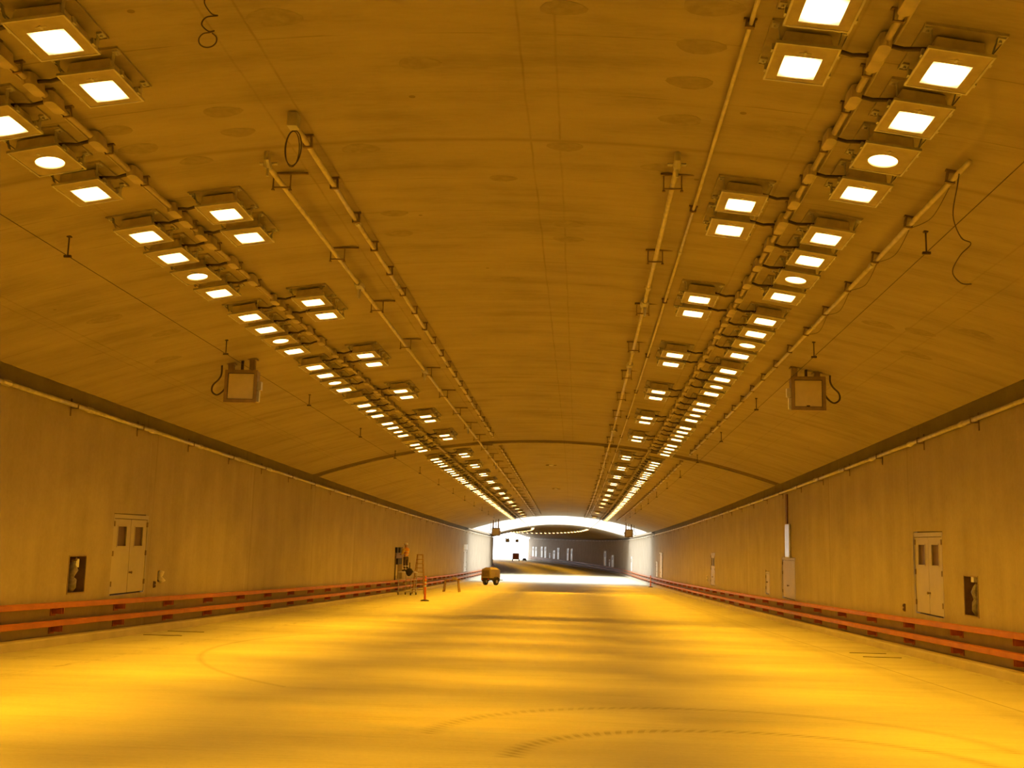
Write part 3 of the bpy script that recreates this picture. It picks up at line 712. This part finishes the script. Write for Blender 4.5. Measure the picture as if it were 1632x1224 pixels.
# niches with wrapped hose valves
def niche(y0, y1, z0, z1, right, label, label2):
    W, H = y1 - y0, z1 - z0; M = wallm((y0 + y1) / 2, z0, right)
    t = bpy.data.objects.new('hose_cabinet', None); COL.objects.link(t); t.matrix_world = M; tag(t, label, 'cabinet', 'hose cabinets')
    m = MB(); m.box(-.42, -.40, -W / 2, W / 2, 0, H)
    for (a, c, e, f) in ((-W / 2 - .0, -W / 2 + .02, 0, H), (W / 2 - .02, W / 2, 0, H), (-W / 2, W / 2, 0, .02), (-W / 2, W / 2, H - .02, H)): m.box(-.40, -.003, a, c, e, f)
    m.build('cabinet_shell', M_NICHE, t)
    m = MB()
    for (a, c, e, f) in ((-W / 2, -W / 2 + .03, 0, H), (W / 2 - .03, W / 2, 0, H), (-W / 2 + .03, W / 2 - .03, 0, .03), (-W / 2 + .03, W / 2 - .03, H - .03, H)): m.box(-.01, .012, a, c, e, f)
    m.build('cabinet_rim', M_SIGNF, t)
    s = 1 if not right else -1   # hose sits at the side nearer the camera
    v = bpy.data.objects.new('hose_valve', None); COL.objects.link(v); v.matrix_world = M @ Matrix.Translation((-.15, .05 if s > 0 else -.06, .04)); tag(v, label2, 'valve', 'wrapped hose valves')
    m = MB(); m.tube([(0, 0, 0), (0, 0, .1), (.02, .02, .28), (0, -.02, .34), (.03, .03, .5), (0, 0, .62), (0, 0, .68)], [.06, .12, .10, .07, .11, .08, .04], 10); m.build('plastic_wrap', M_PLAST, v, smooth=True)
    m = MB(); m.tube([(0, 0, .6), (0, 0, .8)], .035, 8); m.tube([(-.02, 0, .76), (.1, 0, .76)], .05, 10); m.build('valve_body', M_STEEL, v)
    m = MB(); m.box(-.05, .06, .08 * s, .24 * s, .56, .76) if not right else m.box(-.03, .12, -.02, .16, .72, .85); m.build('tag_card', M_WHITE, v)
niche(25.38, 26.31, 1.10, 1.99, False, 'recessed dark hose cabinet in the left wall near the double door', 'plastic-wrapped hose valve inside the left wall cabinet')
niche(25.28, 26.2, 1.12, 2.03, True, 'recessed dark hose cabinet in the right wall near the double door', 'plastic-wrapped hose valve inside the right wall cabinet')
# outlet recess with bag, and small plates
M = wallm(31.14, 1.33, False); t = bpy.data.objects.new('outlet_recess', None); COL.objects.link(t); t.matrix_world = M; tag(t, 'small wall recess with a pale bagged outlet right of left double door', 'outlet')
m = MB(); m.box(-.22, -.2, -.18, .18, 0, .31)
for (a, c, e, f) in ((-.18, -.17, 0, .31), (.17, .18, 0, .31), (-.18, .18, 0, .01), (-.18, .18, .30, .31)): m.box(-.2, -.003, a, c, e, f)
m.build('recess_box', M_NICHE, t)
m = MB(); m.tube([(-.02, .0, .02), (.03, .02, .05), (.0, 0, .13), (.0, .01, .19), (.02, 0, .26), (-.02, 0, .31)], [.09, .13, .06, .08, .10, .03], 9); m.build('plastic_bag', plain('pale_bag', (.8, .72, .55), .35, var=.15, scale=14), t, smooth=True)
def plate(y, z, right, w0, h0, label, mat):
    M = wallm(y, z, right); t = bpy.data.objects.new('wall_plate', None); COL.objects.link(t); t.matrix_world = M; tag(t, label, 'plate')
    m = MB(); m.box(0, .03, -w0, w0, -h0, h0); m.build('cover', mat, t, bevel=.006)
    m = MB(); m.tube([(.03, 0, h0 * .5), (.05, 0, h0 * .5)], w0 * .4, 8); m.tube([(.03, 0, -h0 * .5), (.05, 0, -h0 * .5)], w0 * .4, 8); m.build('socket', M_GAP, t)
plate(30.72, 1.26, False, .06, .09, 'small dark plate below the bagged outlet on left wall', M_GLASSD)
plate(30.9, 1.17, True, .07, .10, 'small dark oval plate left of right double door', M_GLASSD)
plate(75.77, 1.52, True, .10, .2, 'pale vertical tag beside the farther right double door', M_WHITE)
# galvanised duct and dark conduit over the single door
M = wallm(47.55, 2.66, True); t = bpy.data.objects.new('wall_duct', None); COL.objects.link(t); t.matrix_world = M; tag(t, 'shiny galvanised duct rising from single door on right wall', 'duct')
m = MB(); m.box(0, .08, -.18, .78, 0, 1.38, taper=.0); m.box(.0, .09, -.20, .80, .62, .66); m.build('duct_cover', plain('bright_galvanised', (.72, .74, .76), .34, .8, var=.12, scale=3), t, bevel=.03)
m = MB(); m.box(0, .06, -.10, .22, 1.38, 2.62); m.build('upper_conduit', plain('brown_conduit', (.16, .07, .035), .6), t)
# electrical cabinet recess on the left wall by the worker
M = wallm(74.0, .92, False); t = bpy.data.objects.new('electrical_cabinet', None); COL.objects.link(t); t.matrix_world = M; tag(t, 'open electrical cabinet recess behind the worker on the left wall', 'cabinet')
m = MB(); m.box(-.32, -.30, -1.6, 1.6, 0, 2.18)
for (a, c, e, f) in ((-1.6, -1.57, 0, 2.18), (1.57, 1.6, 0, 2.18), (-1.6, 1.6, 0, .03), (-1.6, 1.6, 2.15, 2.18)): m.box(-.3, .01, a, c, e, f)
m.build('cabinet_shell', M_KERB, t)
for (y0, y1, z0, z1, mt, nm) in ((-1.2, 1.1, 1.42, 1.76, M_NICHE, 'equipment_box'), (-.5, 1.1, 1.02, 1.40, M_BLACK, 'meter_box'), (-1.0, -.4, 1.78, 2.12, M_BLACK, 'breaker'), (.2, .8, 1.78, 2.12, M_BLACK, 'breaker'), (-1.55, -1.25, .05, 1.6, M_GAP, 'cable_tray'), (-1.1, 1.2, .25, .95, M_SIGN, 'paper_sheet')):
    m = MB(); m.box(-.30, .05 if nm != 'paper_sheet' else -.28, y0, y1, z0, z1); m.build(nm, mt, t)

# ------------------------------------------------------------------ lane signs
def lane_sign(x, y, zc, s, label, sz=.72):
    top = ceil_z(x); b = at(x, y, zc); t = thing('lane_sign', label, 'sign', b, group='hung lane control signs')
    h = sz / 2
    m = MB(); m.box(-h - .02, h + .02, -.02, .22, -h - .02, h + .02); m.build('sign_box', M_SIGNF, t, bevel=.012)
    m = MB()
    for (a, c, e, f) in ((-h - .03, -h + .045, -h - .03, h + .03), (h - .045, h + .03, -h - .03, h + .03), (-h + .045, h - .045, -h - .03, -h + .045), (-h + .045, h - .045, h - .045, h + .03)): m.box(a, c, -.06, -.02, e, f)
    m.build('front_frame', M_SIGNF, t)
    m = MB(); m.box(-h + .055, h - .055, -.03, -.02, -h + .055, h - .055); m.build('display_panel', M_SIGN, t)
    m = MB(); q = h - .045
    for (a, c, e, f) in ((-q, -q + .012, -q, q), (q - .012, q, -q, q), (-q + .012, q - .012, -q, -q + .014), (-q + .012, q - .012, q - .016, q)): m.box(a, c, -.034, -.02, e, f)
    m.build('gasket', M_DARK, t)
    if s > 0: m = MB(); m.box(-.045, .03, -.04, -.03, -h + .06, -h + .085); m.build('latch', M_DARK, t)
    for xx in (-h * .8, h * .62):
        zt = ceil_z(x + xx) - zc
        m = MB(); m.box(xx - .06, xx + .06, .02, .16, h, zt - .0); m.box(xx - .10, xx + .10, .0, .2, zt - .03, zt); m.build('support_post', M_SIGNF, t)
    m = MB(); m.box(-.05, .0, .05, .12, h, ceil_z(x) - zc); m.build('cable_entry', M_DARK, t)
    # side latch plates towards the lamps and cable loop on the other side
    k = -s
    e0 = h + .02
    m = MB(); m.box(min(k * e0, -k * -(e0 + .10)), max(k * e0, k * (e0 + .10)), 0, .12, -.08, .12); m.box(min(k * e0, k * (e0 + .06)), max(k * e0, k * (e0 + .06)), 0, .10, -h, -.1); m.build('side_bracket', M_GALV, t)
    m = MB(); m.tube([(0, 0, 0), (0, -.02, 0)], .02, 8); m.v = [v + Vector((k * (e0 + .03), 0, -h + .02)) for v in m.v]; m.build('hinge_pin', M_GALV, t)
    xe = s * (e0 + .14); zt = ceil_z(x + xe) - zc
    m = MB(); m.tube(spl([Vector((s * e0, .08, .02)), Vector((s * (e0 + .09), .08, -.12)), Vector((s * (e0 + .22), .08, -.2)), Vector((s * (e0 + .34), .08, -.12)), Vector((s * (e0 + .33), .08, .03)), Vector((s * (e0 + .2), .08, .17)), Vector((xe, .08, .3)), Vector((xe, .08, zt))], 40), .021, 7); m.build('cable_loop', M_DARK, t, smooth=True)
lane_sign(-8.09, 25.6, 6.02, -1, 'square lane sign with blank panel and cable loop under the left ceiling')
lane_sign(5.12, 25.6, 6.04, 1, 'square lane sign with blank panel and cable loop under the right ceiling')
lane_sign(-8.33, 119.5, 6.24 - .95, -1, 'small distant lane sign under the left ceiling before the light shaft', .78)
lane_sign(5.76, 119.5, 6.42 - .97, 1, 'small distant lane sign under the right ceiling before the light shaft', .78)
lane_sign(-4.4, 250, 5.05, -1, 'tiny dark lane sign in the far exit, left of two', .8)
lane_sign(-1.9, 252, 5.0, 1, 'tiny dark lane sign in the far exit, right of two', .62)
for y, lb in ((58.7, 'nearer small sensor on the ceiling crown'), (77.1, 'farther small sensor on the ceiling crown')):
    b = at(-1.52, y, 7.368); t = thing('ceiling_sensor', lb, 'sensor', b)
    m = MB(); m.tube([(0, 0, 0), (0, 0, -.05), (0, 0, -.08)], [.14, .14, .06], 12); m.build('sensor_body', M_GALV, t)
    m = MB(); m.box(-.28, .28, -.02, .02, -.06, -.03); m.build('sensor_bar', M_STEEL, t)

# ------------------------------------------------------------------ things on the road
def delineator(x, y, h, label):
    b = at(x, y, 0); t = thing('delineator_post', label, 'bollard', b, group='orange delineator posts')
    m = MB()
    k = 8; ring = [(math.cos(2 * PI * (i + .5) / k), math.sin(2 * PI * (i + .5) / k)) for i in range(k)]
    m.v = [Vector((.25 * a, .25 * c, 0)) for a, c in ring] + [Vector((.24 * a, .24 * c, .05)) for a, c in ring] + [Vector((.12 * a, .12 * c, .085)) for a, c in ring]
    m.f = [tuple(range(k))[::-1], tuple(range(2 * k, 3 * k))] + [(r * k + i, r * k + (i + 1) % k, (r + 1) * k + (i + 1) % k, (r + 1) * k + i) for r in range(2) for i in range(k)]
    m.build('base', M_BLACK, t)
    m = MB(); m.tube([(0, 0, .07), (0, 0, .12), (0, 0, h * .78), (0, 0, h * .82), (0, 0, h * .87)], [.075, .062, .055, .07, .05], 14); m.build('post', M_ORANGE, t, smooth=True)
    m = MB(); m.tube([(0, 0, h * .86), (0, 0, h * .92), (0, 0, h * .96), (0, 0, h)], [.03, .03, .055, .02], 10); m.build('handle', M_ORANGE, t, smooth=True)
    for z in (h * .56, h * .70):
        m = MB(); m.tube([(0, 0, z), (0, 0, z + .10)], .062, 14); m.build('reflective_band', M_REFL, t)
delineator(-8.46, 62.6, 1.38, 'orange delineator post on black base beside the work platform')
delineator(7.77, 115.7, 1.2, 'distant orange delineator post by the right guard rail')

def sawhorse(x, y, label):
    b = at(x, y, 0); t = thing('sawhorse', label, 'sawhorse', b)
    m = MB(); m.box(-.6, .6, -.16, .16, .84, .90); m.build('top_board', M_WOOD, t)
    for sx in (-1, 1):
        for sy in (-1, 1):
            m = MB(); m.tube([(sx * .58, sy * .34, 0), (sx * .46, sy * .1, .85)], .06, 4); m.build('leg', M_WOOD, t)
        m = MB(); m.box(sx * .52 - .02, sx * .52 + .02, -.22, .22, .38, .48); m.build('brace', M_WOOD, t)
    return t
sawhorse(-9.15, 83, 'timber sawhorse table left of the compressor trailer')
b = at(-8.92, 83, .90); t = thing('tool_box', 'small orange-brown tool box standing on the sawhorse', 'box', b)
m = MB(); m.box(-.22, .16, -.12, .12, 0, .16); m.build('box_body', M_TAN, t, bevel=.01); m = MB(); m.tube([(-.12, 0, .15), (-.12, 0, .22), (.06, 0, .22), (.06, 0, .15)], .015, 6); m.build('handle', M_STEEL, t)
b = at(-9.5, 83, .90)

def compressor():
    b = at(-8.02, 108, 0); t = thing('compressor_trailer', 'towable tan compressor trailer parked on the left side of the road', 'compressor', b, rz=math.radians(-33))
    m = MB(); prof = [(-.56, .66), (.56, .66), (.56, .84), (.50, 1.46), (-.50, 1.46), (-.56, .84)]
    k = len(prof); m.v = [Vector((x_, -.74, z_)) for x_, z_ in prof] + [Vector((x_, .80, z_)) for x_, z_ in prof]; m.f = [tuple(range(k)), tuple(range(k, 2 * k))[::-1]] + [(i, (i + 1) % k, k + (i + 1) % k, k + i) for i in range(k)]
    m.build('hood', M_TAN, t, bevel=.03)
    m = MB(); m.box(-.52, .52, -.70, .76, 1.46, 1.66, taper=.26); m.build('hood_lid', M_SIGNF, t)
    m = MB(); m.box(-.50, .50, -.80, .85, .44, .66); m.build('chassis', M_DARK, t)
    m = MB(); m.box(-.40, .40, -.765, -.735, .80, 1.36); m.build('rear_panel', M_SIGNF, t)
    for yy in (-.35, .35):
        m = MB(); m.box(.535, .565, yy - .25, yy + .25, .86, 1.2); m.build('side_louvre', M_TAN, t)
    for s in (-1, 1):
        xw = s * .63
        m = MB(); m.tube([(xw - .11, .05, .34), (xw - .09, .05, .34), (xw + .09, .05, .34), (xw + .11, .05, .34)], [.28, .34, .34, .28], 18); W_ = m.build('wheel', M_BLACK, t)
        m = MB(); m.tube([(xw - .12, .05, .34), (xw + .12, .05, .34)], .15, 12); m.build('hub', M_GALV, W_)
        m = MB(); pts = []
        for i in range(9): a = PI * i / 8; pts.append((xw, .05 + .44 * math.cos(a), .36 + .40 * math.sin(a)))
        for (p, q) in zip(pts, pts[1:]): m.quad((p[0] - .12, p[1], p[2]), (p[0] + .12, p[1], p[2]), (q[0] + .12, q[1], q[2]), (q[0] - .12, q[1], q[2])); m.quad((p[0] - .12, p[1], p[2] + .02), (p[0] + .12, p[1], p[2] + .02), (q[0] + .12, q[1], q[2] + .02), (q[0] - .12, q[1], q[2] + .02))
        m.build('mudguard', M_DARK, t)
        m = MB(); m.box(s * .38 - .08, s * .38 + .08, -.83, -.78, .5, .6); m.build('tail_lamp', M_RED, t)
    m = MB(); m.tube([(-.1, -.7, .5), (-.1, -.85, .3), (-.1, -.85, 0)], .035, 8); m.build('jack_leg', M_STEEL, t)
    m = MB(); m.tube([(0, .8, .52), (0, 1.9, .5)], .05, 6); m.build('drawbar', M_STEEL, t)
compressor()

# ------------------------------------------------------------------ work platform, ladder, tool bag, worker
PY = 73.0; b = at(-11.02, PY, 0)
t = thing('work_platform', 'rolling aluminium work platform by the left wall carrying the worker', 'platform', b)
ZD = 1.46
LEG = {}
for (lx, ly) in ((-.46, -.62), (.36, -.62), (-.18, .62), (.52, .62)):
    m = MB(); m.tube([(lx, ly, .14), (lx, ly, ZD)], .026, 8); m.build('leg', M_GALV, t)
    m = MB(); m.tube([(lx - .03, ly, .075), (lx + .03, ly, .075)], .075, 12); c = m.build('caster', M_BLACK, t)
    m = MB(); m.box(lx - .045, lx + .045, ly - .05, ly + .05, .12, .17); m.build('fork', M_STEEL, c)
m = MB(); m.box(-.50, -.10, -.66, .0, ZD - .03, ZD + .03); m.box(.14, .56, .30, .66, ZD - .03, ZD + .03); m.build('step_tread', M_WHITE, t)
m = MB(); m.box(-.42, .50, -.3, .5, ZD - .02, ZD + .06); m.build('deck', M_GALV, t)
for z in (.22, .78):
    m = MB(); m.tube([(-.46, -.62, z), (.36, -.62, z)], .018, 6); m.tube([(-.18, .62, z), (.52, .62, z)], .018, 6); m.tube([(-.46, -.62, z + .2), (-.18, .62, z + .2)], .018, 6); m.tube([(.36, -.62, z + .2), (.52, .62, z + .2)], .018, 6); m.build('cross_bar', M_GALV, t)
# ladder
b = at(-10.66, 76.2, 0); t = thing('step_ladder', 'open timber-coloured step ladder standing behind the work platform', 'ladder', b)
for s in (-1, 1):
    m = MB(); m.tube([(s * .40, -.35, 0), (s * .18, .0, 2.6)], .04, 4); m.build('stile', M_WOOD, t)
    m = MB(); m.tube([(s * .34, .75, 0), (s * .17, .05, 2.55)], .028, 4); m.build('rear_stile', M_WOOD, t)
for i in range(8):
    z = .3 + i * .285; k = 1 - z / 2.6; hw = .18 + .22 * k
    m = MB(); m.box(-hw, hw, -.35 * k - .05, -.35 * k + .05, z - .02, z + .02); m.build('tread', M_WOOD, t)
m = MB(); m.box(-.22, .22, -.08, .1, 2.58, 2.64); m.build('top_cap', M_WOOD, t)
m = MB(); m.tube([(-.30, .5, .7), (.30, .5, .7)], .018, 6); m.build('rear_brace', M_WOOD, t)
# tool bag hanging on the platform
b = at(-10.84, 72.25, 1.22); t = thing('tool_bag', 'dark cloth tool bag hanging from the platform edge with a handle sticking up', 'bag', b)
m = MB(); m.tube([(0, 0, .0), (.02, 0, .1), (.06, 0, .3), (.03, 0, .42), (0, 0, .5)], [.06, .17, .26, .18, .06], 10); m.v = [Vector((v.x, v.y * .5, v.z)) for v in m.v]; m.build('bag_body', M_BLACK, t, smooth=True)
m = MB(); m.tube([(.07, 0, .3), (.06, 0, .86)], .035, 8); m.build('tool_handle', M_DARK, t)
m = MB(); m.tube([(.06, -.02, .42), (.18, .12, .42), (.2, .2, .25)], .015, 6); m.build('strap', M_DARK, t)

def skin(name, pts, edges, mat, parent, root=0, sub=2):
    me = bpy.data.meshes.new(name); me.from_pydata([p[:3] for p in pts], edges, []); me.update()
    o = bpy.data.objects.new(name, me); COL.objects.link(o); o.parent = parent
    md = o.modifiers.new('skin', 'SKIN'); md.use_smooth_shade = True
    for i, p in enumerate(pts):
        r = p[3]; me.skin_vertices[0].data[i].radius = r if isinstance(r, tuple) else (r, r)
        me.skin_vertices[0].data[i].use_root = (i == root)
    s = o.modifiers.new('smooth', 'SUBSURF'); s.levels = sub; s.render_levels = sub
    me.materials.append(mat); return o
M_SKIN = plain('skin', (.48, .29, .19), .6, var=.05)
M_VEST = plain('orange_vest', (.75, .30, .06), .7, var=.08)
M_SHIRT = plain('yellow_shirt', (.72, .56, .14), .8, var=.08)
M_TROU = plain('dark_trousers', (.09, .06, .05), .85, var=.2)
b = at(-11.16, 73.05, ZD + .06)
wk = thing('person', 'person in orange vest, white helmet and dark trousers standing on the work platform', 'person', b, rz=math.radians(52))
# local: faces +y (turned towards the wall), z up, feet at 0
V = [(0, 0, .92, .125), (0, 0, 1.08, .135), (0, .01, 1.28, .155), (0, 0, 1.42, .13), (0, .01, 1.49, .062), (0, .03, 1.56, .085), (0, .035, 1.66, .098), (0, .03, 1.74, .08)]
E_ = [(0, 1), (1, 2), (2, 3), (3, 4), (4, 5), (5, 6), (6, 7)]
def addc(st, chain):
    p = st
    for c in chain: V.append(c); E_.append((p, len(V) - 1)); p = len(V) - 1
    return p
hands = []
for s in (-1, 1):
    addc(0, [(s * .095, 0, .84, .095), (s * .11, .03 if s > 0 else .0, .50, .065), (s * .115, -.02 if s > 0 else -.04, .28, .055), (s * .12, -.03, .09, .042), (s * .125, .10, .04, .042), (s * .128, .17, .03, .03)])
    h = addc(3, [(s * .19, 0, 1.40, .07), (s * .25, .05, 1.16, .05), (s * .20, .26, 1.08 + .04 * s, .040), (s * .18, .34, 1.10 + .04 * s, .030), (s * .175, .40, 1.11 + .04 * s, (.036, .018))])
    hx, hy, hz = V[h][:3]
    for f in range(4):
        fx = hx + s * (-.026 + .018 * f); L = (.075, .085, .08, .062)[f]
        addc(h, [(fx, hy + .045, hz + .0, .0085), (fx, hy + .045 + L * .5, hz - .012, .008), (fx, hy + .045 + L * .8, hz - .04, .0065)])
    addc(h - 1, [(hx - s * .04, hy + .0, hz - .005, .010), (hx - s * .055, hy + .045, hz - .02, .008)])
body = skin('body', V, E_, M_SKIN, wk)
# face: nose, eyes, ears as parts of the head
m = MB(); m.tube([(0, .125, 1.70), (0, .15, 1.655), (0, .128, 1.64)], [.012, .02, .012], 6); m.build('nose', M_SKIN, wk, smooth=True)
for s in (-1, 1):
    m = MB(); m.tube([(s * .035, .118, 1.685), (s * .035, .128, 1.685)], .011, 8); m.build('eye', M_BLACK, wk)
    m = MB(); m.tube([(s * .095, .03, 1.69), (s * .105, .02, 1.665), (s * .095, .03, 1.635)], [.015, .02, .012], 6); m.build('ear', M_SKIN, wk, smooth=True)
m = MB(); m.box(-.025, .025, .117, .125, 1.598, 1.606); m.build('mouth', M_DARK, wk)
skin('shirt', [(0, 0, .98, .15), (0, 0, 1.1, .155), (0, .01, 1.28, .17), (0, 0, 1.42, .135), (-.19, 0, 1.41, .085), (-.25, .05, 1.16, .068), (-.215, .2, 1.06, .055), (.19, 0, 1.41, .085), (.25, .05, 1.16, .068), (.215, .2, 1.11, .055)], [(0, 1), (1, 2), (2, 3), (3, 4), (4, 5), (5, 6), (3, 7), (7, 8), (8, 9)], M_SHIRT, wk)
ve = skin('vest', [(0, 0, .96, .165), (0, 0, 1.1, .168), (0, .01, 1.28, .183), (0, 0, 1.42, .15), (-.13, 0, 1.435, .10), (.13, 0, 1.435, .10)], [(0, 1), (1, 2), (2, 3), (3, 4), (3, 5)], M_VEST, wk)
for z in (1.06, 1.22):
    m = MB(); k = 20; m.v = [Vector(((.172) * math.cos(2 * PI * i / k), .172 * math.sin(2 * PI * i / k), zz)) for zz in (z, z + .045) for i in range(k)]; m.f = [(i, (i + 1) % k, k + (i + 1) % k, k + i) for i in range(k)]; m.build('vest_stripe', M_REFL, ve)
tr = skin('trousers', [(0, 0, 1.0, .145), (0, 0, .90, .15)] + [(s * x_, y_, z_, r_) for s in (-1, 1) for (x_, y_, z_, r_) in ((.095, 0, .80, .112), (.11, .01, .50, .082), (.115, -.02, .28, .075), (.12, -.03, .14, .07))], [(0, 1), (1, 2), (2, 3), (3, 4), (4, 5), (1, 6), (6, 7), (7, 8), (8, 9)], M_TROU, wk)
for s in (-1, 1):
    m = MB(); m.tube([(s * .116, -.022, .30), (s * .117, -.024, .35)], .088, 14); m.build('trouser_band', M_REFL, tr)
    skin('boot', [(s * .12, -.04, .14, .062), (s * .12, -.035, .055, .055), (s * .125, .10, .045, .05), (s * .128, .19, .035, .04)], [(0, 1), (1, 2), (2, 3)], M_BLACK, wk)
m = MB(); k = 16; rings = []
for (z_, r_) in ((1.70, .128), (1.745, .126), (1.79, .11), (1.825, .075), (1.84, .02)): rings.append([Vector((r_ * math.cos(2 * PI * i / k), .03 + r_ * 1.12 * math.sin(2 * PI * i / k), z_)) for i in range(k)])
m.v = [p for r_ in rings for p in r_]; m.f = [(a * k + i, a * k + (i + 1) % k, (a + 1) * k + (i + 1) % k, (a + 1) * k + i) for a in range(4) for i in range(k)] + [tuple(range(4 * k, 5 * k))]
he = m.build('helmet', M_WHITE, wk, smooth=True); he.data.materials[0] = plain('helmet_shell', (.85, .82, .86), .25, var=.03)
m = MB(); m.box(-.10, .10, .10, .22, 1.695, 1.712); m.build('helmet_brim', he.data.materials[0], he)

# ------------------------------------------------------------------ far exit: mast and parked vehicle
g = 5.3
b = Vector((-24.4, 330, g)); t = thing('red_mast', 'thin red mast standing outside the far tunnel exit', 'mast', b)
m = MB(); m.tube([(0, 0, .3), (0, 0, 5.8)], .10, 8); m.build('pole', M_RED, t)
m = MB(); m.box(-.6, .6, -.6, .6, 0, .3); m.build('footing', M_KERB, t)
yv = 272; b = at(1.5, yv, 0); t = thing('utility_trailer', 'small dark enclosed utility trailer parked at the far tunnel exit', 'trailer', b)
m = MB(); m.box(-.75, .75, -1.2, 1.2, .45, 1.9); m.build('trailer_body', M_SIGNF, t, bevel=.03)
m = MB(); m.box(-.65, .65, -1.22, -1.2, .55, 1.8); m.build('rear_door', M_BRK, t)
for s in (-1, 1):
    m = MB(); m.tube([(s * .72, 0, .32), (s * .9, 0, .32)], .32, 14); m.build('wheel', M_BLACK, t)
b = at(3.6, yv, 0); t = thing('cable_drum', 'small dark cable drum beside the trailer at far exit', 'drum', b)
for s in (-1, 1):
    m = MB(); m.tube([(s * .4 - .04, 0, .5), (s * .4 + .04, 0, .5)], .5, 16); m.build('flange', M_DARK, t)
m = MB(); m.tube([(-.38, 0, .5), (.38, 0, .5)], .3, 14); m.build('cable_core', M_BLACK, t)
